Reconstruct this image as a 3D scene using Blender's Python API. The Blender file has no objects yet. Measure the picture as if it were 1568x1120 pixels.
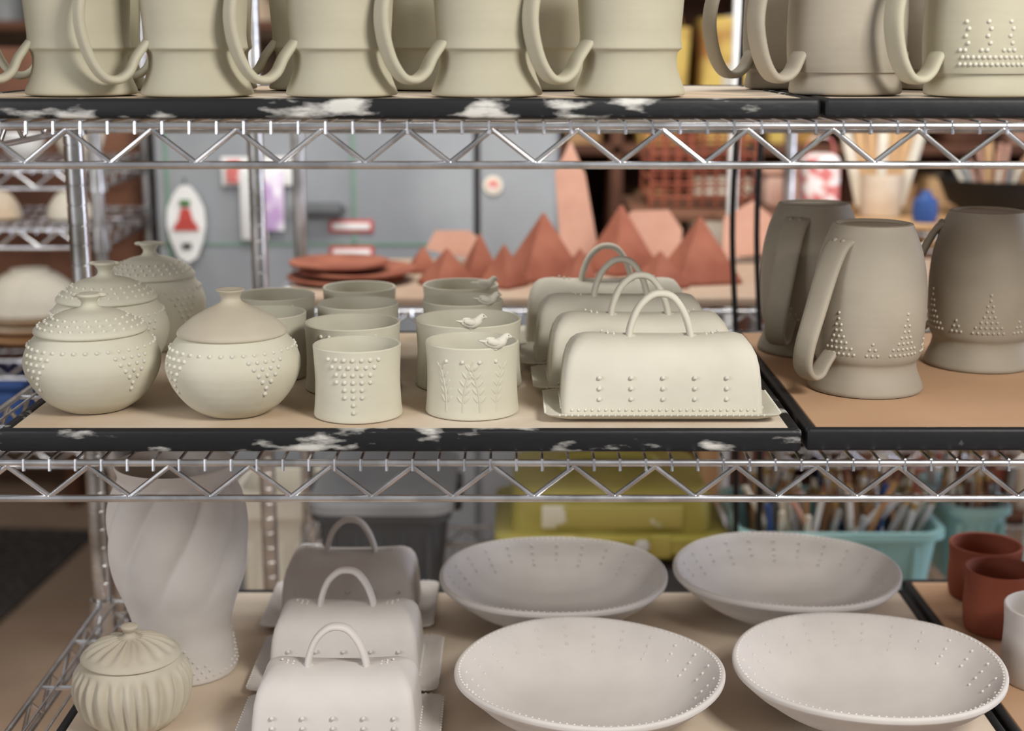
import bpy, math, random
from mathutils import Vector, Matrix
random.seed(7)
pi=math.pi
scene=bpy.context.scene
scene.view_settings.view_transform='Standard'
scene.view_settings.look='None'

# ------------------------------------------------------------ materials
def L(c):
    return tuple(((x/255)/12.92 if x/255<=.04045 else ((x/255+.055)/1.055)**2.4) for x in c)
def mat(name,c1,c2=None,rough=.7,metal=0,scale=8,lo=.4,hi=.6,bump=0,bscale=60,rings=0,detail=4,stretch=None,spec=.3):
    m=bpy.data.materials.new(name); m.use_nodes=True
    nt=m.node_tree; b=nt.nodes['Principled BSDF']
    b.inputs['Roughness'].default_value=rough; b.inputs['Metallic'].default_value=metal
    b.inputs['Specular IOR Level'].default_value=spec
    tc=nt.nodes.new('ShaderNodeTexCoord'); mp=nt.nodes.new('ShaderNodeMapping')
    nt.links.new(tc.outputs['Object'],mp.inputs['Vector'])
    if stretch: mp.inputs['Scale'].default_value=stretch
    if c2 is None: c2=tuple(x*.93 for x in c1)
    n=nt.nodes.new('ShaderNodeTexNoise'); n.inputs['Scale'].default_value=scale; n.inputs['Detail'].default_value=detail
    nt.links.new(mp.outputs['Vector'],n.inputs['Vector'])
    r=nt.nodes.new('ShaderNodeValToRGB')
    r.color_ramp.elements[0].position=lo; r.color_ramp.elements[1].position=hi
    r.color_ramp.elements[0].color=(*L(c1),1); r.color_ramp.elements[1].color=(*L(c2),1)
    nt.links.new(n.outputs['Fac'],r.inputs['Fac']); nt.links.new(r.outputs['Color'],b.inputs['Base Color'])
    last=None
    if bump:
        n2=nt.nodes.new('ShaderNodeTexNoise'); n2.inputs['Scale'].default_value=bscale; n2.inputs['Detail'].default_value=5
        nt.links.new(mp.outputs['Vector'],n2.inputs['Vector'])
        bp=nt.nodes.new('ShaderNodeBump'); bp.inputs['Strength'].default_value=bump; bp.inputs['Distance'].default_value=.002
        nt.links.new(n2.outputs['Fac'],bp.inputs['Height']); last=bp
    if rings:
        w=nt.nodes.new('ShaderNodeTexWave'); w.bands_direction='Z'; w.inputs['Scale'].default_value=38; w.inputs['Distortion'].default_value=2.5
        w.inputs['Detail'].default_value=1
        nt.links.new(tc.outputs['Object'],w.inputs['Vector'])
        bp=nt.nodes.new('ShaderNodeBump'); bp.inputs['Strength'].default_value=rings; bp.inputs['Distance'].default_value=.0015
        nt.links.new(w.outputs['Fac'],bp.inputs['Height'])
        if last: nt.links.new(last.outputs['Normal'],bp.inputs['Normal'])
        last=bp
    if last: nt.links.new(last.outputs['Normal'],b.inputs['Normal'])
    return m
M={}
M['clay']=mat('clay_cream',(205,201,183),(193,188,169),.82,scale=16,lo=.3,hi=.7,bump=.16,bscale=50,rings=.03)
M['clayb']=mat('clay_damp',(180,170,151),(194,187,169),.74,scale=14,lo=.35,hi=.65,bump=.14,rings=.03)
M['clayp']=mat('clay_plain',(207,202,187),(195,190,174),.82,scale=14,lo=.3,hi=.7,bump=.16,bscale=50)
M['dot']=mat('clay_dots',(216,212,197),None,.78)
M['clayw']=mat('clay_pale',(214,208,202),(203,197,191),.82,scale=14,lo=.3,hi=.7,bump=.16,bscale=50)
M['dotw']=mat('clay_pale_dots',(225,220,214),None,.78)
M['mugd']=mat('clay_leatherhard',(163,154,138),(150,141,126),.62,scale=9,bump=.14,rings=.035,spec=.35)
M['dotd']=mat('clay_leatherhard_dots',(192,185,168),None,.6)
M['topclay']=mat('clay_olive',(184,178,157),(172,166,145),.82,scale=12,lo=.3,hi=.7,bump=.16,rings=.035)
M['hole']=mat('clay_hole',(110,100,90),None,.9)
M['chrome']=mat('chrome_wire',(218,218,220),(186,186,188),.26,1,scale=30,spec=.5)
M['post']=mat('chrome_post',(214,214,214),(164,162,159),.28,1,scale=15,spec=.5)
M['black']=mat('black_edge_plaster',(26,26,28),(204,201,194),.5,scale=34,lo=.565,hi=.66,bump=.5,bscale=40,detail=12,stretch=(.45,1,1.5))
M['blackc']=mat('black_edge_clean',(28,28,30),(130,128,124),.5,scale=26,lo=.62,hi=.72,bump=.4,bscale=40,detail=10)
M['board']=mat('ware_board_dusty',(196,174,148),(220,208,192),.8,scale=6,lo=.35,hi=.65,bump=.2)
M['boardr']=mat('ware_board_brown',(178,142,110),(192,156,124),.75,scale=5,lo=.3,hi=.7,bump=.15)
M['boardl']=mat('ware_board_pale',(206,186,162),(222,208,190),.8,scale=4,lo=.3,hi=.7,bump=.15)
M['boardb']=mat('ware_board_rear',(164,136,114),(184,164,144),.8,scale=5,lo=.3,hi=.7,bump=.15)
M['terra']=mat('terracotta',(158,98,77),(136,78,60),.85,scale=10,bump=.2)
M['terrad']=mat('terracotta_dark',(150,82,60),(130,68,50),.7,scale=10,bump=.2)
M['terrap']=mat('terracotta_pink',(200,156,136),(182,136,116),.8,scale=6)
M['steel']=mat('painted_steel_grey',(146,149,152),(124,127,131),.5,0,scale=3,lo=.35,hi=.65,bump=.1)
M['dark']=mat('dark_gap',(44,38,36),None,.8)
M['green']=mat('green_paint_line',(112,146,126),None,.6)
M['white']=mat('white_paint',(228,228,226),None,.5)
M['red']=mat('red_paint',(186,72,66),None,.5)
M['yellow']=mat('olive_yellow_plastic',(188,176,96),(166,154,72),.5,scale=5,bump=.05)
M['yelw']=mat('paint_splatter_yellow',(188,176,96),(232,228,206),.5,scale=12,lo=.58,hi=.62)
M['teal']=mat('teal_plastic',(168,208,206),(146,192,192),.4,scale=5)
M['bin']=mat('grey_plastic',(164,166,166),(142,144,144),.45,scale=5)
M['bind']=mat('dark_grey_plastic',(88,90,92),None,.5)
M['wood']=mat('wood_tan',(200,162,118),(178,136,94),.65,scale=6,stretch=(1,1,.15))
M['woodd']=mat('wood_redbrown',(116,78,58),(90,58,44),.7,scale=6)
M['cream']=mat('cream_plastic',(224,216,198),None,.6)
M['blue']=mat('blue_plastic',(52,82,140),None,.5)
M['grn']=mat('green_glass',(70,110,60),None,.5)
M['pink']=mat('pink_cloth',(222,186,168),(208,164,148),.85,scale=8,bump=.3)
M['patt']=mat('patterned_cloth',(206,116,112),(236,224,220),.85,scale=26,lo=.45,hi=.55)
M['lilac']=mat('lilac_paper',(186,156,200),(236,232,236),.8,scale=22,lo=.42,hi=.58)
M['floor']=mat('concrete_floor',(190,164,140),(168,142,120),.75,scale=2.5,lo=.3,hi=.7,bump=.1)
M['mat']=mat('rubber_mat',(104,99,94),(72,69,65),.9,scale=60,lo=.45,hi=.55,bump=.5,bscale=90)
M['wall']=mat('wall_beige',(150,128,106),(138,116,96),.9,scale=2)
M['yel2']=mat('yellow_sack',(226,196,108),(170,118,66),.8,scale=7,lo=.45,hi=.62)
M['bowlb']=mat('bisque_bowl_buff',(214,200,180),(194,172,146),.6,scale=7)
M['cord']=mat('black_cord',(22,22,24),None,.5)
M['yb']=mat('brass_ferrule',(196,166,108),None,.35,.8)

# ------------------------------------------------------------ mesh builder
class G:
    def __init__(s): s.v=[];s.f=[];s.m=[];s.mats=[]
    def mi(s,k):
        if k not in s.mats: s.mats.append(k)
        return s.mats.index(k)
    def add(s,vs,fs,k,T=None):
        o=len(s.v); i=s.mi(k)
        if T is not None: vs=[T@Vector(v) for v in vs]
        s.v+= [tuple(v) for v in vs]
        for f in fs: s.f.append([o+a for a in f]); s.m.append(i)
    def lathe(s,prof,k,n=64,fn=None,T=None):
        vs=[];fs=[];rows=[]
        for (r,z) in prof:
            if r<1e-6: rows.append([len(vs)]); vs.append((0,0,z))
            else:
                row=[]
                for i in range(n):
                    a=2*pi*i/n; rr=r; zz=z
                    if fn: rr,zz=fn(r,z,a)
                    row.append(len(vs)); vs.append((rr*math.cos(a),rr*math.sin(a),zz))
                rows.append(row)
        for a,b in zip(rows,rows[1:]):
            if len(a)==1 and len(b)==1: continue
            for i in range(n):
                j=(i+1)%n
                if len(a)==1: fs.append((a[0],b[j],b[i]))
                elif len(b)==1: fs.append((a[i],a[j],b[0]))
                else: fs.append((a[i],a[j],b[j],b[i]))
        s.add(vs,fs,k,T)
    def tube(s,p,q,r,k,n=8,T=None,r2=None):
        p=Vector(p);q=Vector(q);d=(q-p).normalized()
        u=d.orthogonal().normalized();w=d.cross(u)
        if r2 is None:r2=r
        vs=[]
        for c,rr in((p,r),(q,r2)):
            for i in range(n):
                a=2*pi*i/n; vs.append(c+u*math.cos(a)*rr+w*math.sin(a)*rr)
        fs=[(i,(i+1)%n,n+(i+1)%n,n+i) for i in range(n)]+[tuple(range(n))[::-1],tuple(range(n,2*n))]
        s.add(vs,fs,k,T)
    def sph(s,c,r,k,sc=(1,1,1),n=8,m=6,T=None):
        vs=[(c[0],c[1],c[2]-r*sc[2])];fs=[]
        for j in range(1,m):
            t=-pi/2+pi*j/m
            for i in range(n):
                a=2*pi*i/n; vs.append((c[0]+r*sc[0]*math.cos(t)*math.cos(a),c[1]+r*sc[1]*math.cos(t)*math.sin(a),c[2]+r*sc[2]*math.sin(t)))
        vs.append((c[0],c[1],c[2]+r*sc[2])); top=len(vs)-1
        for i in range(n): fs.append((0,1+(i+1)%n,1+i)); fs.append((top,top-n+i,top-n+(i+1)%n))
        for j in range(m-2):
            for i in range(n):
                a=1+j*n+i;b=1+j*n+(i+1)%n; fs.append((a,b,b+n,a+n))
        s.add(vs,fs,k,T)
    def box(s,c,d,k,bev=.003,seg=2,T=None):
        e=min(bev,min(d)*.45) if bev>0 else 0
        hx,hy,hz=[q/2 for q in d]
        if e==0:
            vs=[(c[0]+sx*hx,c[1]+sy*hy,c[2]+sz*hz) for sz in(-1,1) for sx,sy in((-1,-1),(1,-1),(1,1),(-1,1))]
            s.add(vs,[(3,2,1,0),(4,5,6,7),(0,1,5,4),(1,2,6,5),(2,3,7,6),(3,0,4,7)],k,T); return
        lo=[]; K=max(1,seg)
        for zi in(-1,1):
            rng=range(K+1) if zi<0 else range(K,-1,-1)
            for q in rng:
                t=pi/2*q/K; ins=e*(1-math.sin(t)); zz=zi*(hz-e+e*math.cos(t))
                row=[]
                for sx,sy,st in((1,1,0),(-1,1,pi/2),(-1,-1,pi),(1,-1,1.5*pi)):
                    for w in range(K+1):
                        ph=st+pi/2*w/K; rr=max(e-ins,e*.02)
                        row.append((c[0]+sx*(hx-e)+rr*math.cos(ph),c[1]+sy*(hy-e)+rr*math.sin(ph),c[2]+zz))
                lo.append(row)
        s.loops(lo,k,T=T)
    def sweep(s,path,wid,th,side,k,n=12,T=None,sub=6,ex=.8):
        P=crom([tuple(p)for p in path],sub); N=len(P)
        P=[Vector(p) for p in P]; side=Vector(side).normalized() if side is not None else None
        vs=[];fs=[]
        for i,p in enumerate(P):
            t=(P[min(i+1,N-1)]-P[max(i-1,0)]).normalized()
            sd=side if side is not None else t.orthogonal().normalized()
            nn=t.cross(sd).normalized(); u=i/(N-1)
            w=wid(u) if callable(wid) else wid; h=th(u) if callable(th) else th
            for j in range(n):
                a=2*pi*j/n; ca=math.cos(a);sa=math.sin(a)
                vs.append(p+sd*(w/2*math.copysign(abs(ca)**ex,ca))+nn*(h/2*math.copysign(abs(sa)**ex,sa)))
        for i in range(N-1):
            for j in range(n):
                a=i*n+j;b=i*n+(j+1)%n; fs.append((a,b,b+n,a+n))
        fs.append(tuple(range(n))[::-1]); fs.append(tuple((N-1)*n+j for j in range(n)))
        s.add(vs,fs,k,T)
    def loops(s,loops,k,cap0=True,cap1=True,T=None):
        n=len(loops[0]); vs=[p for l in loops for p in l]; fs=[]
        for i in range(len(loops)-1):
            for j in range(n):
                a=i*n+j;b=i*n+(j+1)%n; fs.append((a,b,b+n,a+n))
        if cap0: fs.append(tuple(range(n))[::-1])
        if cap1: fs.append(tuple((len(loops)-1)*n+j for j in range(n)))
        s.add(vs,fs,k,T)
    def obj(s,name,loc=(0,0,0),rz=0,parent=None,ang=45):
        me=bpy.data.meshes.new(name); me.from_pydata(s.v,[],s.f)
        for k in s.mats: me.materials.append(M[k])
        me.polygons.foreach_set('material_index',s.m)
        me.polygons.foreach_set('use_smooth',[True]*len(s.f))
        me.update()
        me.set_sharp_from_angle(angle=math.radians(ang))
        o=bpy.data.objects.new(name,me); bpy.context.collection.objects.link(o)
        o.location=loc; o.rotation_euler=(0,0,rz)
        if parent: o.parent=parent
        return o
def crom(P,sub):
    if sub<=1: return P
    out=[];n=len(P)
    for i in range(n-1):
        a=P[max(i-1,0)];b=P[i];c=P[i+1];d=P[min(i+2,n-1)]
        for k in range(sub):
            t=k/sub
            out.append(tuple(.5*((2*b[j])+(-a[j]+c[j])*t+(2*a[j]-5*b[j]+4*c[j]-d[j])*t*t+(-a[j]+3*b[j]-3*c[j]+d[j])*t**3) for j in range(len(b))))
    out.append(P[-1]); return out
def R_at(prof,z):
    for (r0,z0),(r1,z1) in zip(prof,prof[1:]):
        if min(z0,z1)<=z<=max(z0,z1) and abs(z1-z0)>1e-7:
            return r0+(r1-r0)*(z-z0)/(z1-z0)
    return prof[-1][0]
def empty(name,loc=(0,0,0)):
    e=bpy.data.objects.new(name,None); bpy.context.collection.objects.link(e); e.location=loc; e.empty_display_size=.1; return e

ZT,ZM,ZL=1.4005,1.089,.737

# ------------------------------------------------------------ wire rack
def wire_rack(name,x0,x1,y0,y1,zs,ptop,period=.076):
    root=empty(name)
    g=G()
    def truss(p,q,z):
        p=Vector(p);q=Vector(q);Ln=(q-p).length;d=(q-p)/Ln
        g.tube((p.x,p.y,z),(q.x,q.y,z),.0034,'chrome',10)
        g.tube((p.x,p.y,z-.035),(q.x,q.y,z-.035),.0036,'chrome',10)
        n=int(Ln/(period/2)); st=Ln/n
        for i in range(n):
            a=p+d*(i*st);b=p+d*((i+1)*st)
            za,zb=(z-.003,z-.033) if i%2==0 else (z-.033,z-.003)
            g.tube((a.x,a.y,za),(b.x,b.y,zb),.0026,'chrome',8)
            g.sph((b.x,b.y,zb),.0030,'chrome',n=8,m=5)
    for z in zs:
        zr=z-.005
        truss((x0,y0,0),(x1,y0,0),zr); truss((x0,y1,0),(x1,y1,0),zr)
        truss((x0,y0,0),(x0,y1,0),zr); truss((x1,y0,0),(x1,y1,0),zr)
        x=x0+.02
        while x<x1-.01:
            g.tube((x,y0-.002,z-.0018),(x,y1,z-.0018),.0016,'chrome',6)
            g.tube((x,y0-.0015,z-.001),(x,y0-.0035,z-.012),.0016,'chrome',6)
            x+=.0245
        for k in (1,2,3):
            yy=y0+(y1-y0)*k/4; g.tube((x0,yy,z-.006),(x1,yy,z-.006),.003,'chrome',8)
    g.obj('wire_shelves',parent=root)
    for i,(x,y) in enumerate(((x0,y0),(x1,y0),(x0,y1),(x1,y1))):
        p=G(); prof=[(0,0),(.011,0),(.013,.006)]
        z=.03
        while z<ptop-.01:
            prof+=[(.0127,z),(.0127,z+.0225),(.0119,z+.0232),(.0119,z+.0248)]; z+=.0254
        prof+=[(.0127,ptop),(.009,ptop+.004),(0,ptop+.005)]
        p.lathe(prof,'post',20)
        for zz in zs: p.lathe([(.0127,zz-.045),(.019,zz-.045),(.0165,zz+.0),(.0127,zz)],'post',20)
        p.obj('post_%d'%(i+1),(x,y,0),parent=root)
    return root
wire_rack('wire_shelving_rack',-.555,.98,1.345,1.885,[1.3815,1.066,.714],1.95)

# ------------------------------------------------------------ ware boards
def board(name,x0,x1,y0,y1,ztop,th,top,edge):
    g=G(); cx=(x0+x1)/2;cy=(y0+y1)/2
    e=.011
    g.box((cx,cy,ztop-th/2-.0005),(x1-x0-2*e,y1-y0-2*e,th-.001),top,.001,1)
    for (c,d) in (((cx,y0+e/2,0),(x1-x0,e,th)),((cx,y1-e/2,0),(x1-x0,e,th)),((x0+e/2,cy,0),(e,y1-y0-2*e,th)),((x1-e/2,cy,0),(e,y1-y0-2*e,th))):
        g.box((c[0],c[1],ztop-th/2),(d[0],d[1],d[2]),edge,.004,3)
    return g.obj(name)
SP=.279
board('ware_board',-.53,SP+.002,1.362,1.80,ZT,.0185,'board','black')
board('ware_board',SP+.006,.95,1.366,1.80,ZT,.0185,'board','blackc')
board('ware_board',-.492,SP-.002,1.362,1.86,ZM,.0225,'board','black')
board('ware_board',SP+.003,.95,1.366,1.86,ZM,.0225,'boardr','blackc')
board('ware_board',-.485,.525,1.375,1.862,ZL,.022,'boardl','blackc')
board('ware_board',.53,.95,1.37,1.90,ZL,.022,'boardr','blackc')

# ------------------------------------------------------------ mugs (upright, top shelf)
def upright_mug(x,y,ha,matk='topclay',dots=False,kind=0,z=ZT,dotk='dot'):
    g=G()
    if kind==0:
        o=[(.044,0),(.0515,.0008),(.0528,.004),(.0498,.012),(.0455,.024),(.0443,.033),(.0452,.0405),(.0488,.0440),(.0487,.0470),(.0478,.056),(.0490,.075),(.0513,.11),(.052,.145)]
    else:
        o=[(.046,0),(.053,.0008),(.0545,.004),(.054,.010),(.0525,.018),(.054,.0215),(.056,.024),(.058,.05),(.0575,.09),(.055,.125),(.0545,.145)]
    o=crom(o,3)
    inner=[(.0515 if kind==0 else .0535,.1465),(.0485,.144),(.047,.10),(.044,.06),(.041,.02),(.035,.010),(0,.009)]
    g.lathe([(0,.003),(.04,.003)]+o+inner,matk,72)
    A=Matrix.Rotation(ha,4,'Z')
    path=[(.046,0,.118),(.060,0,.127),(.082,0,.124),(.100,0,.104),(.107,0,.072),(.101,0,.040),(.089,0,.0195),(.076,0,.0155),(.065,0,.022),(.057,0,.036),(.0460,0,.050)]
    g.sweep(path,lambda u:.028-.005*u,lambda u:.0105-.003*u,(0,1,0),matk,16,T=A)
    if dots:
        for i in range(-9,10):
            for j in range(7):
                if abs(i)%4<=max(0,(6-j)//1-3) or j<2:
                    zz=.030+j*.0064; a=ha+1.25+i*.085+(j%2)*.042; r=R_at(o,zz)
                    g.sph((r*math.cos(a),r*math.sin(a),zz),.0020,dotk,n=7,m=5)
    return g.obj('coffee_mug',(x,y,z))
hd=math.radians(180+27)
for x,y in ((-.417,1.455),(-.300,1.432),(-.162,1.430),(-.024,1.430),(.112,1.432)): upright_mug(x,y,hd)
for x in (-.45,-.33,-.21,-.085,.04): upright_mug(x,1.63,math.radians(200))
upright_mug(.327,1.475,math.radians(205),'mugd',kind=1)
upright_mug(.312,1.66,math.radians(200),'mugd',kind=1)
upright_mug(.449,1.434,math.radians(203),'topclay',True,1)
upright_mug(.475,1.65,math.radians(200),'mugd',kind=1)
upright_mug(.63,1.50,math.radians(205),'topclay',True,1)

# ------------------------------------------------------------ inverted mugs (middle right)
def inverted_mug(x,y,ha,da,matk='mugd'):
    g=G()
    o=crom([(.0595,0),(.0603,.003),(.0580,.010),(.0535,.021),(.0522,.030),(.0552,.036),(.0572,.044),(.0590,.065),(.0598,.09),(.0580,.12),(.0525,.147),(.0455,.166),(.0425,.1735)],4)
    o2=o+[(.0415,.1758),(.038,.1765),(.0365,.1755),(.0355,.1735),(0,.173)]
    g.lathe([(0,.165),(.038,.160),(.053,.12),(.054,.09),(.050,.04),(.0495,.02),(.0565,.0)]+o2,matk,72)
    A=Matrix.Rotation(ha,4,'Z')
    path=[(.044,0,.160),(.054,0,.153),(.066,0,.130),(.081,0,.090),(.0935,0,.055),(.0955,0,.034),(.087,0,.0225),(.075,0,.023),(.066,0,.033),(.0535,0,.046)]
    g.sweep(path,lambda u:.033-.014*u,lambda u:.0090-.002*u,(0,1,0),matk,16,T=A,ex=.7)
    for s in(-1,1): g.sph((.0500,s*.0055,.1605),.0032,matk,T=A)
    for base in range(-2,3):
        for j in range(8):
            w=[7,6,4,3,2,2,1,1][j] if base%2==0 else [3,2,1,0,0,0,0,0][j]
            for i in range(w):
                a=da+base*.62+(i-(w-1)/2)*.098; zz=.045+j*.0062; r=R_at(o,zz)
                g.sph((r*math.cos(a),r*math.sin(a),zz),.0017,'dotd',n=7,m=5)
    return g.obj('coffee_mug',(x,y,ZM))
inverted_mug(.379,1.545,math.radians(215),math.radians(-62))
inverted_mug(.537,1.665,math.radians(158),math.radians(-98))
inverted_mug(.357,1.745,math.radians(235),math.radians(-60))
inverted_mug(.72,1.60,math.radians(200),math.radians(-90))

# ------------------------------------------------------------ lidded jars
def jar(x,y,R=.0675,seam=.079,top=.118,liddots=True,style=0,rot=-pi/2,k='clay'):
    s=R/.0675; h=seam/.079
    g=G()
    body=crom([(.030*s,0),(.034*s,.0015),(.048*s,.011*h),(.061*s,.028*h),(.0675*s,.047*h),(.0645*s,.062*h),(.058*s,.0725*h),(.0535*s,.0775*h)],5)
    g.lathe([(0,.003),(.026*s,.003)]+body+[(.052*s,.0785*h),(.0505*s,.078*h),(.05*s,.07*h)],k,72)
    z0=seam; d=top-seam
    if style==0:
        lid=[(.0495*s,z0-.002),(.055*s,z0),(.0558*s,z0+.0025),(.053*s,z0+.006),(.042*s,z0+.42*d*.75),(.028*s,z0+.50*d),(.014*s,z0+.58*d),(.0085,z0+.66*d),(.0078,z0+.76*d),(.0105,z0+.86*d),(.0125,z0+.92*d),(.0115,z0+.97*d),(.007,z0+.98*d),(0,z0+d)]
    else:
        lid=[(.0495*s,z0-.002),(.054*s,z0),(.0545*s,z0+.0025),(.052*s,z0+.006),(.040*s,z0+.36*d),(.026*s,z0+.54*d),(.0135*s,z0+.68*d),(.0095,z0+.78*d),(.0105,z0+.88*d),(.0140,z0+.98*d),(.0130,z0+d),(.006,z0+.985*d),(0,z0+.98*d)]
    lidp=crom(lid,4); g.lathe(lidp,'clayb' if style else k,64)
    if style==0:
        for a in(0,pi): g.sph((.012*math.cos(a),.012*math.sin(a),z0+.93*d),.0042,k,(1.4,.8,.6))
    def dot(a,zz,r=.0023,P=body):
        q=R_at(P,zz); g.sph((q*math.cos(a),q*math.sin(a),zz),r,'dot',n=8,m=5)
    for i in range(36): dot(2*pi*i/36,.0675*h,.0021)
    for c in range(4):
        a0=rot+(c-.5)*pi/2+.1
        for j in range(6):
            w=[5,4,3,2,1,1][j]
            for i in range(w): dot(a0+(i-(w-1)/2)*.135,(.0610-j*.0064)*h,.0023)
    if liddots:
        for row,(f,n) in enumerate(((.14,30),(.24,26),(.34,22))):
            for i in range(n):
                zz=z0+.002+f*d; r=R_at(lidp[4:],zz); a=2*pi*(i+.5*(row%2))/n
                g.sph((r*math.cos(a),r*math.sin(a),zz),.0018,'dot',n=7,m=5)
    return g.obj('lidded_sugar_jar',(x,y,ZM))
jar(-.422,1.452,.0675,.079,.118)
jar(-.277,1.434,.0665,.080,.124,False,1,-pi/2-.2,'clay')
jar(-.446,1.602,.066,.085,.128)
jar(-.432,1.748,.063,.088,.130)

# ------------------------------------------------------------ small tumblers
def tumbler(R=.0435,h=.071,dots=True,k='clay'):
    g=G()
    o=crom([(R*1.0,0),(R*1.01,.002),(R*.985,.012),(R*.965,h*.5),(R*.985,h*.85),(R*1.0,h-.001)],4)
    g.lathe([(0,.003),(R-.008,.003),(R-.006,0)]+o+[(R-.001,h),(R-.0028,h-.0005),(R-.004,h*.8),(R-.0045,.008),(R-.009,.005),(0,.005)],k,64)
    if dots:
        rows=[7,6,5,5,3,3,1,1]
        for j,w in enumerate(rows):
            for i in range(w):
                a=-pi/2+(i-(w-1)/2)*.20; zz=h*.88-j*.0074; r=R_at(o,zz)
                g.sph((r*math.cos(a),r*math.sin(a),zz),.0022,'dot',n=8,m=5)
    return g,o
def put_tumbler(x,y,**kw):
    g,o=tumbler(**kw); return g.obj('ceramic_tumbler',(x,y,ZM))
put_tumbler(-.153,1.427)
put_tumbler(-.170,1.545,R=.051); put_tumbler(-.176,1.662,R=.0465); put_tumbler(-.186,1.777,R=.0445)
put_tumbler(-.272,1.602,R=.045); put_tumbler(-.280,1.72,R=.047)
def bird_cup(x,y,R=.0465,ba=math.radians(35)):
    g,o=tumbler(R=R,dots=False,h=.0715)
    for st in range(4):
        a0=-pi/2-.55+st*.37; pts=[]
        for q in range(6):
            t=q/5; a=a0+(.22 if st%2 else -.18)*t*t; zz=.008+t*(.045+.006*(st%2)); r=R_at(o,zz)-.0002
            pts.append((r*math.cos(a),r*math.sin(a),zz))
        g.sweep(pts,.0016,.0016,None,'clay',6,sub=3)
        for q in range(1,6):
            for sgn in(-1,1):
                t=q/5.5; a=a0+(.22 if st%2 else -.18)*t*t+sgn*.075; zz=.012+t*.045; r=R_at(o,zz)-.0004
                T=Matrix.Translation((r*math.cos(a),r*math.sin(a),zz))@Matrix.Rotation(a,4,'Z')@Matrix.Rotation(-sgn*.6,4,'X')
                g.sph((0,0,0),.0048,'clay',(.22,.30,1),n=8,m=6,T=T)
        g.sph((R_at(o,.06)*math.cos(a0),R_at(o,.06)*math.sin(a0),.058),.0020,'dot')
    T=Matrix.Translation((R*.97*math.cos(ba),R*.97*math.sin(ba),.0715+.0040))@Matrix.Rotation(.25,4,'Z')@Matrix.Scale(.80,4)
    body=[(-.021,0,.0045),(-.015,0,.0035),(-.009,0,.001),(0,0,-.0005),(.007,0,.002),(.011,0,.0065),(.0145,0,.0085),(.0175,0,.008),(.021,0,.007)]
    rad=[.0015,.0045,.009,.014,.0135,.0095,.0092,.006,.001]
    def W(u):
        t=u*(len(rad)-1); i=min(int(t),len(rad)-2); return rad[i]+(rad[i+1]-rad[i])*(t-i)
    g.sweep(body,lambda u:W(u)*1.05+(.004 if u<.15 else 0),W,(0,1,0),'dot',12,T=T,ex=1)
    for s in(-1,1):
        g.sph((-.003,s*.0062,.002),.0085,'dot',(1,.25,.5),T=T@Matrix.Rotation(.25,4,'Y'))
        g.sph((.0155,s*.0036,.010),.0009,'hole',T=T)
    g.tube((0,0,-.007),(0,0,-.001),.004,'dot',T=T)
    return g.obj('bird_rim_tumbler',(x,y,ZM))
bird_cup(-.040,1.442,ba=math.radians(-58))
bird_cup(-.047,1.563,R=.057,ba=math.radians(-85)); bird_cup(-.057,1.682,ba=math.radians(-50)); bird_cup(-.063,1.793,ba=math.radians(-48))

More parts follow.
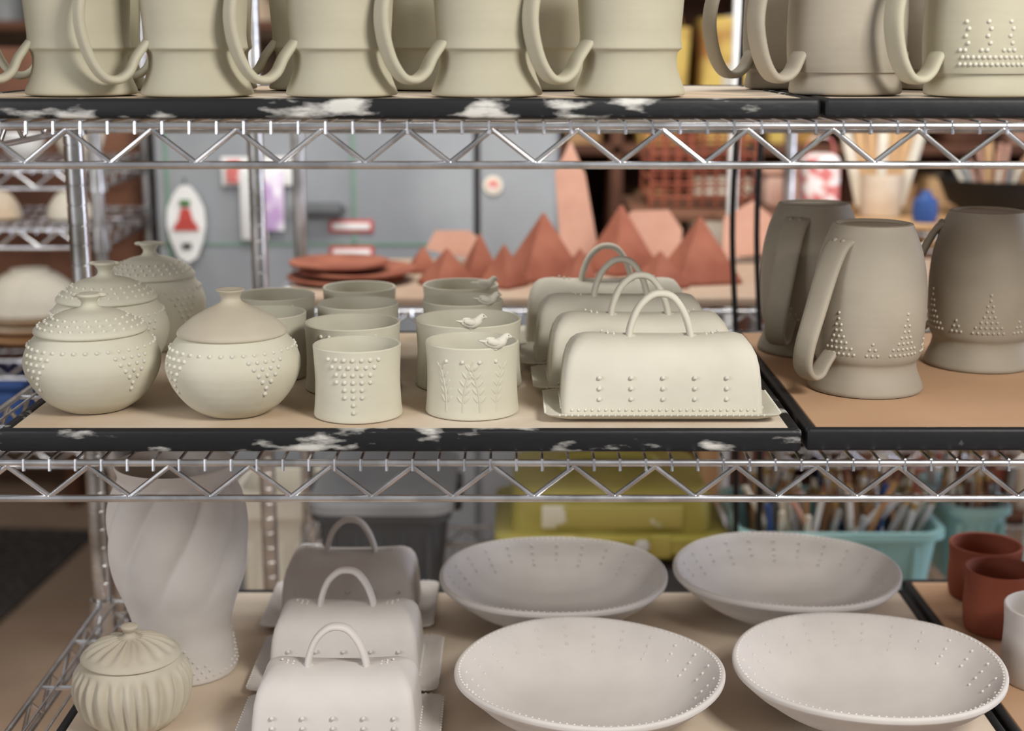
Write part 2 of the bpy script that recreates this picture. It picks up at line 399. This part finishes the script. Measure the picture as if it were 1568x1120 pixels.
# ------------------------------------------------------------ butter dishes
def rrect(a,b,r,z,n=7):
    out=[]
    for (sx,sy,st,nx,ny) in((1,1,0,-1,1),(-1,1,pi/2,-1,-1),(-1,-1,pi,1,-1),(1,-1,1.5*pi,1,1)):
        for i in range(n):
            t=st+pi/2*i/(n-1)
            out.append((sx*(a-r)+r*math.cos(t),sy*(b-r)+r*math.sin(t),z))
        p=out[-1]; t2=st+pi/2; q=(nx*(a-r)+r*math.cos(t2),ny*(b-r)+r*math.sin(t2))
        for k in range(1,8):
            t=k/8; out.append((p[0]+(q[0]-p[0])*t,p[1]+(q[1]-p[1])*t,z))
    return out
def butter_dish(x,y,z,Ln=.197,W=.086,H=.076,tL=.23,tW=.112,k='clayp',dk='dot',rz=0):
    g=G(); n=6
    g.loops([rrect(tL/2-.022,tW/2-.022,.012,0,n),rrect(tL/2-.014,tW/2-.014,.012,.001,n),rrect(tL/2-.002,tW/2-.002,.011,.0065,n),rrect(tL/2,tW/2,.011,.0085,n),rrect(tL/2-.003,tW/2-.003,.010,.0095,n),rrect(tL/2-.010,tW/2-.009,.010,.0060,n),rrect(tL/2-.018,tW/2-.018,.009,.005,n)],k)
    a=Ln/2;b=W/2;z0=.0052
    prof=[(0,0,0),(0,0,.03),(.0003,.001,.2),(.0010,.003,.42),(.0022,.0055,.60),(.0045,.0095,.74),(.0085,.015,.85),(.0135,.0215,.925),(.0195,.029,.972),(.0265,.036,.995),(.034,.0405,1.0)]
    lo=[]
    for (ix,iy,f) in prof:
        bb=b-iy*b/.043; aa=a-ix; r=min(.007+.35*ix,bb*.9)
        row=[]
        for (px,py,_) in rrect(aa,bb,r,0,n):
            sag=.0062*(1-(px/a)**2)
            row.append((px*(1-.02*f),py,z0+H*f-sag*(f**4)+.0015*f**4))
        lo.append(row)
    g.loops(lo,k)
    zt=z0+H-.008
    path=[(-.031,0,zt-.002),(-.0295,0,zt+.012),(-.022,0,zt+.031),(-.010,0,zt+.043),(.001,0,zt+.0455),(.012,0,zt+.042),(.022,0,zt+.029),(.0285,0,zt+.012),(.031,0,zt-.002)]
    g.sweep(path,lambda u:.019-.006*math.sin(pi*u),.0072,(0,1,0),k,14)
    for s in(-1,1): g.sph((s*.031,0,zt+.0015),.0085,k,(1.15,1.1,.45),n=12)
    for s in(-1,1):
        for c in range(-2,3):
            for j in range(3):
                zz=z0+.016+j*.0105; g.sph((c*.031,s*(b-.0008-.0009*j),zz),.0023,dk,n=8,m=5)
        q=-a+.010
        while q<a-.008: g.sph((q,s*b,z0+.0055),.0015,dk,n=6,m=4); q+=.0066
        q=-b+.010
        while q<b-.009: g.sph((s*a,q,z0+.0055),.0015,dk,n=6,m=4); q+=.0066
        for j in range(2):
            for i in range(3-j): g.sph((s*(.046+i*.006),.004-j*.006,z0+H-.0030+.0012*i),.0014,dk,n=6,m=4)
        q=-tL/2+.014
        while q<tL/2-.012: g.sph((q,s*(tW/2-.0005),.0085),.0014,dk,n=6,m=4); q+=.006
        q=-tW/2+.012
        while q<tW/2-.010: g.sph((s*(tL/2-.0005),q,.0085),.0014,dk,n=6,m=4); q+=.006
    return g.obj('butter_dish',(x,y,z),rz)
butter_dish(.147,1.440,ZM); butter_dish(.137,1.558,ZM,rz=.015); butter_dish(.125,1.675,ZM); butter_dish(.116,1.790,ZM)
for x,y in((-.205,1.790),(-.190,1.606),(-.182,1.438)):
    butter_dish(x,y,ZL,Ln=.170,W=.108,H=.078,tL=.215,tW=.160,k='clayw',dk='dotw')

# ------------------------------------------------------------ bowls on lower shelf
def bowl(x,y,R=.1425,h=.062,ph=0):
    g=G(); s=R/.1425
    out=crom([(.046,0),(.051,.0012),(.056,.005),(.080,.0135),(.108,.0285),(.130,.0470),(.1400,.0565)],4)
    inn=crom([(.1425,.0590),(.1425,.0632),(.1395,.0650),(.1355,.0620),(.124,.046),(.104,.027),(.078,.0140),(.045,.0080),(.02,.0070)],4)
    warp=lambda r,z,a:(r*s*(1+.006*math.sin(2*a+ph)),z*(h/.0625)+(.0018*math.sin(3*a+ph) if z>.04 else 0))
    g.lathe([(0,.004),(.042,.004)]+out+inn+[(0,.0068)],'clayw',96,fn=warp)
    n=120
    for i in range(n):
        a=2*pi*i/n; r,z=warp(.1375,.0643,a); g.sph((r*math.cos(a),r*math.sin(a),z),.0013,'dotw',n=6,m=4)
    rn=inn[::-1]
    for i in range(24):
        a=2*pi*i/24+ph
        for j in range(3 if i%2 else 4):
            q=.131-j*.0062; zz=None
            for (r0,z0),(r1,z1) in zip(rn,rn[1:]):
                if r0<=q<=r1 and r1>r0: zz=z0+(z1-z0)*(q-r0)/(r1-r0)
            if zz is None: continue
            r,z=warp(q,zz,a)
            g.sph((r*math.cos(a),r*math.sin(a),z+.0001),.0018,'dotw',n=7,m=5)
    return g.obj('serving_bowl',(x,y,ZL))
bowl(.052,1.752,ph=.2); bowl(.346,1.765,.1415,.064,1.0); bowl(.082,1.463,.1425,.062,2.0); bowl(.381,1.475,.1435,.064,.6)

# ------------------------------------------------------------ spiral vase and fluted jar
g=G()
vo=crom([(.057,0),(.0615,.003),(.058,.03),(.0555,.052),(.062,.08),(.0745,.115),(.0800,.15),(.0795,.185),(.0735,.212),(.0655,.228),(.064,.236),(.0670,.246)],8)
def vf(r,z,a):
    k=max(0,min(1,(z-.085)/.07))*max(0,min(1,(.238-z)/.015))
    w=abs(math.sin(4*a-z*26))
    return (r-.0075*k*(1-w)**1.6 , z)
g.lathe([(0,.003),(.05,.003)]+vo+[(.0662,.248),(.0635,.247),(.060,.236),(.062,.21),(.065,.17),(.045,.06),(0,.02)],'clayw',160,fn=vf)
for row in range(6):
    for i in range(40):
        a=2*pi*(i+.5*(row%2))/40
        if math.sin(3*a)*.5+.5<row/6: continue
        zz=.008+row*.0065; r=R_at(vo,zz); g.sph((r*math.cos(a),r*math.sin(a),zz),.0018,'dotw',n=6,m=4)
g.obj('spiral_vase',(-.383,1.612,ZL),ang=70)
g=G()
jo=crom([(.036,0),(.042,.002),(.054,.016),(.0605,.036),(.0605,.052),(.055,.066),(.050,.0735)],6)
def jf(r,z,a):
    k=max(0,min(1,(z-.004)/.012))*max(0,min(1,(.069-z)/.010))
    w=math.sin(26*a+1.3*math.sin(5*a)+22*z*math.sin(3*a))
    return (r+.0022*k*(w if w>-.3 else w*1.6),z)
g.lathe([(0,.002),(.032,.002)]+jo+[(.048,.074),(.046,.07)],'clayb',260,fn=jf)
lj=crom([(.046,.073),(.0515,.0745),(.052,.077),(.047,.082),(.034,.0895),(.018,.0945),(.008,.097),(.0055,.101),(.0085,.1055),(.0085,.109),(0,.111)],4)
g.lathe(lj,'clayb',200,fn=lambda r,z,a:(r,z+(.0013*math.sin(16*a+60*r) if .014<r<.045 and z>.08 else 0)))
g.obj('fluted_lidded_jar',(-.406,1.470,ZL),ang=70)

# ------------------------------------------------------------ terracotta cups + pale cup on lower right board
def cup(x,y,R,h,k,name):
    g=G(); o=crom([(R*.86,0),(R*.92,.002),(R*.98,h*.3),(R*.97,h*.7),(R,h)],4)
    g.lathe([(0,.002),(R*.8,.002)]+o+[(R-.0015,h+.0012),(R-.004,h),(R-.006,h*.6),(R*.82,.008),(0,.006)],k,56)
    g.obj(name,(x,y,ZL))
cup(.622,1.842,.047,.070,'terrad','terracotta_cup'); cup(.604,1.727,.0435,.078,'terrad','terracotta_cup'); cup(.735,1.83,.047,.07,'terrad','terracotta_cup')
cup(.612,1.575,.052,.088,'clayw','ceramic_tumbler')

# ============================================================ BACKGROUND
g=G(); g.box((.3,2.2,-.05),(7.2,6.4,.1),'floor',0); g.obj('floor')
g=G(); g.box((.3,5.05,1.4),(7.2,.1,2.8),'wall',0); g.obj('wall_back')
g=G(); g.box((-3.25,2.9,1.4),(.1,4.2,2.8),'wall',0); g.obj('wall_left')
g=G(); g.box((3.85,2.9,1.4),(.1,4.2,2.8),'wall',0); g.obj('wall_right')
g=G(); g.box((0,0,.006),(.95,.90,.012),'mat',.004)
for i in range(9): g.box((0,-.4+i*.1,.0125),(.9,.02,.003),'mat',.001)
g.obj('floor_mat',(-1.76,3.84,0),-.08)

wire_rack('wire_shelving_rack',-.40,1.5,2.32,2.78,[1.035,.52],1.95)
g=G(); g.box((.54,2.55,1.0435),(1.82,.44,.016),'boardb',.003); g.obj('ware_board')
zb=1.052
def pyramid(x,y,w,h,rz,k='terra'):
    g=G(); a=w/2
    pts=[[(sx*a*t,sy*a*t,zz) for sx,sy in((1,1),(-1,1),(-1,-1),(1,-1))] for t,zz in((1,0),(1,.006),(.03,h))]
    g.loops(pts,k); g.obj('terracotta_pyramid',(x,y,zb),rz,ang=20)
def bx(u,y): return (u-784)*(y*.977+.085)/2260
for u,w,h,y,r in((685,.075,.062,2.45,.5),(735,.06,.078,2.52,.3),(772,.06,.07,2.44,.9),(832,.110,.112,2.53,.35),(888,.06,.065,2.43,.2),(950,.10,.118,2.60,.6),(1070,.112,.108,2.50,.25),(1010,.07,.06,2.43,.5),(648,.05,.045,2.60,.2)):
    pyramid(bx(u,y),y,w,h,r)
for i,(u,R,z) in enumerate(((530,.10,0),(548,.10,.012),(520,.085,.024))):
    g=G(); g.lathe([(0,0),(R*.7,0),(R,.006),(R,.010),(R*.95,.011),(R*.6,.006),(0,.005)],'terra',48); g.obj('terracotta_plate',(bx(u,2.5),2.5,zb+z))
for i,(u,w,h,y,t) in enumerate(((888,.070,.21,2.70,-.12),(990,.13,.09,2.72,.3),(700,.12,.05,2.70,.2),(1150,.11,.10,2.70,-.1))):
    g=G(); T=Matrix.Rotation(t,4,'Y')@Matrix.Rotation(-.12,4,'X')
    pts=[(-w/2,0,0),(w/2,0,0),(w/2*.75,0,h*.7),(w*.1,0,h),(-w/2*.8,0,h*.75)]
    g.loops([[ (a,-.005,c) for a,b,c in pts],[(a,.005,c) for a,b,c in pts]],'terrap',T=T)
    g.obj('clay_slab',(bx(u,y),y,zb+.014))

ls=.522
def tub(name,x,y,z,w,d,h,k,rim=.012,taper=.88,lid=None):
    g=G(); n=6
    g.loops([rrect(w/2*taper,d/2*taper,.03,0,n),rrect(w/2*.97,d/2*.97,.035,h*.86,n),rrect(w/2*.97,d/2*.97,.035,h*.9,n),rrect(w/2+rim*.6,d/2+rim*.6,.04,h*.9,n),rrect(w/2+rim*.6,d/2+rim*.6,.04,h,n),rrect(w/2-.004,d/2-.004,.035,h,n),rrect(w/2*taper-.004,d/2*taper-.004,.03,.006,n)],k)
    for i in range(-2,3):
        g.box((i*w*.18,-d/2*.94,h*.45),(.012,.008,h*.7),k,.003)
    if lid:
        g.loops([rrect(w/2+rim,d/2+rim,.045,h,n),rrect(w/2+rim,d/2+rim,.045,h+.016,n),rrect(w/2-.01,d/2-.01,.04,h+.022,n),rrect(w/2-.03,d/2-.03,.035,h+.014,n)],lid)
        for s in(-1,1): g.box((s*(w/2+rim),0,h*.92),(.02,.08,.05),'bind',.005)
    return g.obj(name,(x,y,z))
tub('storage_bin',bx(588,2.55),2.55,ls,.225,.34,.150,'bind',lid='bin')
CX=bx(935,2.52)
g=G(); g.box((0,0,.03),(.33,.28,.06),'bind',.01); g.box((0,0,.055),(.35,.30,.01),'dark',.003); g.obj('dark_storage_tray',(CX,2.53,ls))
g=G(); n=6
g.loops([rrect(.165,.13,.03,0,n),rrect(.175,.14,.03,.018,n),rrect(.200,.160,.035,.022,n),rrect(.200,.160,.035,.045,n),rrect(.185,.150,.03,.05,n),rrect(.172,.14,.03,.05,n),rrect(.168,.135,.03,.11,n),rrect(.160,.125,.03,.125,n)],'yellow')
for s in(-1,1): g.box((s*.08,-.158,.035),(.035,.014,.04),'yellow',.004)
for (a,b,c) in((.0,-.161,.03),(.05,-.16,.035)): g.sph((a,b,c),.013,'white',(1,.15,.9))
g.sweep([(-.08,0,.12),(-.07,0,.15),(.07,0,.15),(.08,0,.12)],.03,.014,(0,1,0),'yellow')
g.box((0,-.138,.08),(.24,.01,.04),'yelw',.003)
g.obj('tool_crate',(CX,2.53,ls+.061))
def brush_tub(x,y,w,d,h,n):
    o=tub('brush_tub',x,y,ls,w,d,h,'teal')
    g=G(); cols=['wood','wood','cream','white','white','wood','cream','woodd','cream','terrap','wood','bin','blue']
    for i in range(n):
        px=random.uniform(-w/2*.8,w/2*.8);py=random.uniform(-d/2*.85,d/2*.6)
        dx=random.gauss(0,.045);dy=random.gauss(-.01,.02);ln=h+random.uniform(.02,.075)
        px=max(-w*.4,min(w*.4,px)); k=random.choice(cols)
        p=Vector((px,py,.012)); q=Vector((max(-w*.48,min(w*.48,px+dx)),max(-d*.47,min(d*.45,py+dy)),ln))
        g.tube(p,q,.0032,k,6,r2=.0055)
        e=(q-p).normalized()
        if i%2: g.tube(q,q+e*.012,.0055,'yb',6); g.tube(q+e*.012,q+e*.030,.006,random.choice(['woodd','cream','cream']),6,r2=.001)
    g.obj('brushes',parent=o)
    return o
brush_tub(bx(1283,2.47),2.47,.340,.26,.130,90)
brush_tub(bx(1498,2.55),2.55,.105,.22,.14,30)
g=G(); g.box((0,0,.17),(.18,.03,.34),'white',.006); g.box((0,-.017,.17),(.15,.006,.29),'cream',.002); g.obj('white_panel',(bx(1665,2.45),2.40,ls))

# grey steel cabinet
g=G()
X0,X1,Y,ZC=-.76,.10,3.15,1.36
g.box(((X0+X1)/2,Y+.25,ZC/2),(X1-X0,.5,ZC),'steel',.008)
dx=-.075
g.box(((X0+dx)/2,Y-.008,ZC/2+.03),(dx-X0-.012,.018,ZC-.1),'steel',.004)
g.box(((dx+X1)/2,Y-.008,ZC/2+.03),(X1-dx-.014,.018,ZC-.1),'steel',.004)
g.box((dx,Y-.004,1.1),(.010,.012,.7),'dark',.001)
g.box((-.335,Y-.0185,1.1),(.006,.003,.45),'green',0); g.box((-.42,Y-.0185,1.03),(.66,.003,.005),'green',0); g.box((X0+.03,Y-.0185,1.1),(.007,.003,.45),'green',0)
for zz in(1.068,1.012):
    g.box((-.342,Y-.0195,zz),(.094,.004,.027),'red',.001); g.box((-.342,Y-.022,zz),(.080,.003,.014),'white',.001)
g.lathe([(0,0),(.02,0),(.02,.004),(0,.004)],'cream',24,T=Matrix.Translation((-.04,Y-.018,1.155))@Matrix.Rotation(pi/2,4,'X'))
g.lathe([(0,0),(.011,0),(.011,.003),(0,.003)],'patt',24,T=Matrix.Translation((-.04,Y-.022,1.155))@Matrix.Rotation(pi/2,4,'X'))
g.tube((-.455,Y-.05,1.105),(-.36,Y-.05,1.105),.017,'bind',16); g.tube((-.455,Y-.05,1.105),(-.455,Y,1.105),.008,'bind'); g.tube((-.36,Y-.05,1.105),(-.36,Y,1.105),.008,'bind')
g.obj('steel_cabinet')
g=G()
pl=[(.0,-.082),(.02,-.07),(.034,-.035),(.041,.0),(.038,.035),(.026,.062),(.012,.08),(0,.084),(-.012,.08),(-.026,.062),(-.038,.035),(-.041,0),(-.034,-.035),(-.02,-.07)]
g.loops([[(a,0,c) for a,c in pl],[(a,-.008,c) for a,c in pl]],'white')
p1=((-.028,-.012),(.028,-.012),(.02,.006),(-.02,.006)); p2=((-.016,.007),(.016,.007),(.009,.035),(-.009,.035))
for pp in(p1,p2): g.loops([[(a,-.008,c) for a,c in pp],[(a,-.011,c) for a,c in pp]],'red')
g.box((0,-.010,.046),(.022,.005,.014),'grn',.002); g.box((0,-.010,-.045),(.02,.005,.012),'dark',.002); g.tube((0,-.006,.084),(0,-.002,.1),.0015,'cord')
g.obj('painted_plaque',(bx(288,3.13),3.123,1.073))
g=G(); g.box((0,0,0),(.17,.004,.06),'white',.001); g.box((-.02,-.004,-.07),(.055,.006,.15),'white',.002); g.box((.02,-.008,-.06),(.05,.006,.13),'lilac',.002); g.box((-.06,-.004,.0),(.03,.006,.05),'patt',.002)
g.obj('pinned_papers',(bx(405,3.13),3.125,1.185))
tub('plastic_bucket',-.47,2.955,.0,.18,.18,.56,'cream')

# left background rack with bowls
wire_rack('wire_shelving_rack',-1.75,-.80,2.85,3.25,[1.215,1.10,.84,.66],1.9)
def bgbowl(x,y,z,R,h,k,name='stacked_bowl'):
    g=G(); o=crom([(R*.4,0),(R*.42,.003),(R*.8,h*.4),(R,h)],4)
    g.lathe([(0,.002)]+o+[(R-.004,h),(R*.75,h*.4),(0,.01)],k,40); g.obj(name,(x,y,z))
def domed(x,y,z,R,h,k,name='inverted_bowl'):
    g=G(); o=crom([(R,0),(R,.006),(R*.9,h*.45),(R*.55,h*.85),(R*.4,h*.92),(R*.38,h)],4)
    g.lathe(o+[(R*.34,h),(0,h*.95)],k,40); g.obj(name,(x,y,z))
for i in range(3):
    g=G(); g.lathe([(0,0),(.08,0),(.115-.004*i,.018),(.111-.004*i,.020),(0,.008)],'wood' if i<1 else 'bowlb',40); g.obj('stacked_plate',(-1.0,3.03,.842+.021*i))
domed(-1.0,3.03,.906,.105,.085,'cream'); domed(-1.27,3.03,.842,.12,.11,'cream')
domed(-.865,2.93,.842,.040,.05,'bowlb')
for i,(x,R,k) in enumerate(((-.87,.05,'cream'),(-.985,.045,'white'),(-1.09,.05,'bowlb'),(-1.2,.05,'cream'))): bgbowl(x,3.0,1.217,R,.055,k)
for i,(x,R,k) in enumerate(((-.90,.045,'cream'),(-1.04,.04,'bowlb'),(-1.18,.05,'cream'))): domed(x,3.0,1.102,R,.055,k)
g=G(); g.box((-1.27,3.30,1.02),(.98,.02,.84),'woodd',.003); g.obj('plywood_panel')
g=G(); g.box((0,0,.05),(.2,.2,.10),'blue',.02,3); g.box((0,0,.105),(.21,.21,.015),'blue',.006); g.obj('blue_storage_box',(-1.10,3.02,.662))

# right background rack with studio clutter
wire_rack('wire_shelving_rack',.57,2.0,3.05,3.45,[1.065,.6,1.62],1.95)
g=G(); g.box((1.28,3.25,1.075),(1.38,.38,.014),'wood',.003); g.obj('shelf_board')
zr=1.083
g=G()
for i in range(6):
    z=.02+i*.03
    for yy in(-.1,.1): g.tube((-.11,yy,z),(.11,yy,z),.003,'terrad')
for i in range(9):
    x=-.11+i*.0275
    for yy in(-.1,.1): g.tube((x,yy,0),(x,yy,.175),.003,'terrad')
for i in range(5): g.tube((-.11,-.1,.02+i*.037),(-.11,.1,.02+i*.037),.003,'terrad'); g.tube((.11,-.1,.02+i*.037),(.11,.1,.02+i*.037),.003,'terrad')
g.box((0,0,.004),(.22,.2,.006),'woodd',.001)
g.obj('red_wire_crate',(.40,3.2,1.112))
g=G(); g.box((.40,3.2,1.10),(.30,.34,.02),'woodd',.003)
for sx in(-1,1):
    for sy in(-1,1): g.box((.40+sx*.13,3.2+sy*.15,.545),(.03,.03,1.09),'woodd',.003)
g.obj('wooden_stand')
g=G(); g.box((0,0,.07),(.08,.08,.14),'patt',.02,4); g.sweep([(-.03,0,.138),(-.02,0,.17),(.02,0,.17),(.03,0,.138)],.008,.004,(0,1,0),'patt'); g.obj('patterned_bag',(bx(1250,3.12),3.12,zr))
g=G()
for i in range(7):
    x=-.036+i*.012; g.box((x,0,.13),(.022,.006,.20),'wood' if i%3 else 'cream',.002,T=Matrix.Rotation(-.24+i*.08,4,'Y'))
g.lathe([(0,0),(.044,0),(.048,.09),(.046,.09),(.041,.004),(0,.004)],'bowlb',28); g.obj('jar_of_wooden_slats',(bx(1345,3.2),3.2,zr+.001))
g=G(); g.lathe([(0,0),(.05,0),(.10,.03),(.12,.075),(.125,.08),(.12,.082),(.09,.04),(0,.012)],'cord',40)
for i in range(20):
    a=random.uniform(0,6.28);r=random.uniform(0,.07); g.tube((r*math.cos(a)*.6,r*math.sin(a)*.6,.02),(r*math.cos(a)*1.4,r*math.sin(a)*1.4,random.uniform(.1,.16)),.005,random.choice(['wood','cream','terrap','bin']),6)
g.obj('tool_bowl',(bx(1520,3.2),3.2,zr))
g=G(); g.lathe([(0,0),(.024,0),(.027,.02),(.025,.045),(.012,.055),(.010,.065),(0,.065)],'blue',24); g.obj('blue_bottle',(bx(1412,3.1),3.09,zr))
g=G(); g.box((0,0,.04),(.13,.10,.08),'pink',.015,3); g.box((0,0,.084),(.14,.11,.012),'terrap',.004); g.obj('pink_box',(bx(1215,3.3),3.36,zr))
g=G(); g.box((0,0,.045),(.2,.16,.09),'pink',.015,3); g.box((0,0,.092),(.21,.17,.012),'terrap',.004); g.obj('pink_box',(1.62,3.25,zr))
for u in(1121,1158):
    g=G(); x=bx(u,2.25); g.sweep([(x,2.25,1.9),(x+.004,2.252,1.5),(x-.004,2.25,1.2),(x+.008,2.25,.98),(x+.02,2.25,.6)],.009,.009,(0,1,0),'cord',8); g.obj('power_cord')
g=G(); g.tube((.435,2.92,0),(.435,2.92,2.3),.010,'white',16); g.tube((.435,2.92,1.0),(.435,2.92,1.03),.015,'white',16); g.obj('white_pipe')

g=G()
xs=[-.15,.3,1.0,1.7,2.65]; zsh=[.05,.45,.85,1.15,1.62,2.0,2.3]
for x in xs: g.box((x,4.5,1.17),(.035,.5,2.34),'woodd',.004)
for z in zsh: g.box((1.25,4.5,z),(2.84,.5,.028),'woodd',.004)
g.box((1.25,4.76,1.17),(2.84,.02,2.34),'woodd',0)
g.obj('wooden_storage_shelf')
cols=['terrap','woodd','terra','wood','wood','wood','bowlb','terrad','wood','woodd']
names=['cardboard_box','clay_sack','storage_basket']
for zi,z in enumerate(zsh[:-1]):
    gap=zsh[zi+1]-z-.03
    for xi in range(4):
        x=xs[xi]+.04
        while x<xs[xi+1]-.14:
            w=random.uniform(.10,.2); w=min(w,xs[xi+1]-.02-x)
            h=gap*random.uniform(.5,.85); k=random.choice(cols if z<1.1 else ['yel2','wood','yel2','bowlb','terrap','woodd'])
            t=random.randint(0,2)
            if zi==3 and .3<x<.9: k='yel2'; h=gap*random.uniform(.75,.9)
            g=G()
            if t==0:
                g.box((0,0,h/2),(w*.9,.28,h),k,.006); g.box((0,-.142,h/2),(w*.3,.004,h*.25),'cream',.001); g.box((0,0,h+.002),(w*.2,.281,.004),'cream',.001)
            elif t==1:
                g.loops([rrect(w*.42*a,.13*a,.03*a,zz,6) for a,zz in((.85,0),(1,h*.2),(1.0,h*.6),(.8,h*.85),(.35,h*.93),(.3,h*.96),(.45,h))],k)
            else:
                g.loops([rrect(w*.36,.12,.02,0,6),rrect(w*.45,.14,.02,h*.85,6),rrect(w*.42,.13,.02,h*.85,6),rrect(w*.34,.11,.02,.01,6)],k)
                g.sweep([(-w*.4,0,h*.8),(-w*.25,0,h),(w*.25,0,h),(w*.4,0,h*.8)],.012,.006,(0,1,0),k)
            g.obj(names[t],(x+w/2,4.42,z+.0145)); x+=w+.015
g=G()
for x in(-3.0,-2.2,-1.4,-.6): g.box((x,4.7,1.1),(.035,.4,2.2),'woodd',.004)
for z in(.3,.75,1.15,1.5,1.85,2.18): g.box((-1.8,4.7,z),(2.44,.4,.028),'woodd',.004)
g.obj('wooden_bookcase')
for z in(.3,.75,1.15,1.5,1.85):
    x=-2.9
    while x<-.75:
        if min(abs(x-q) for q in(-3,-2.2,-1.4,-.6))>.12:
            f=(domed if random.random()<.5 else bgbowl)
            f(x,4.68,z+.0145,.085,random.uniform(.08,.16),random.choice(['bowlb','cream','terra','wood','bin']),name='bisque_pot')
        x+=.19
# ------------------------------------------------------------ lights, world
def area(name,loc,tgt,size,power,col,sy=None):
    l=bpy.data.lights.new(name,'AREA'); l.energy=power; l.color=col; l.size=size
    if sy: l.shape='RECTANGLE'; l.size_y=sy
    o=bpy.data.objects.new(name,l); bpy.context.collection.objects.link(o); o.location=loc
    o.rotation_euler=(Vector(tgt)-Vector(loc)).to_track_quat('-Z','Y').to_euler(); return o
area('ceiling_light_front',(1.0,.12,2.22),(0,1.6,1.0),.45,35,(1,.97,.915))
area('window_light_left',(-1.9,.0,1.75),(0,1.6,.9),.9,21,(.95,.96,1))
area('rear_fill_light',(.1,2.15,2.7),(.1,4.4,.7),1.8,48,(1,.97,.92),.8)  # added fill lamp, not a real fixture; brightens the floor and back shelves
area('window_light_right',(2.6,2.15,1.35),(.4,1.9,.95),1.0,32,(.76,.82,1))
w=bpy.data.worlds.new('World'); scene.world=w; w.use_nodes=True
bg=w.node_tree.nodes['Background']; bg.inputs[0].default_value=(.98,.975,.99,1); bg.inputs[1].default_value=.38

# ------------------------------------------------------------ camera
cam=bpy.data.cameras.new('camera'); co=bpy.data.objects.new('camera',cam); bpy.context.collection.objects.link(co)
co.location=(0,0,1.45); co.rotation_euler=(math.radians(90-12.35),0,0)
cam.sensor_width=36; cam.lens=36*2260/1568; cam.clip_start=.05
cam.dof.use_dof=True; cam.dof.focus_distance=1.50; cam.dof.aperture_fstop=3.4
scene.camera=co
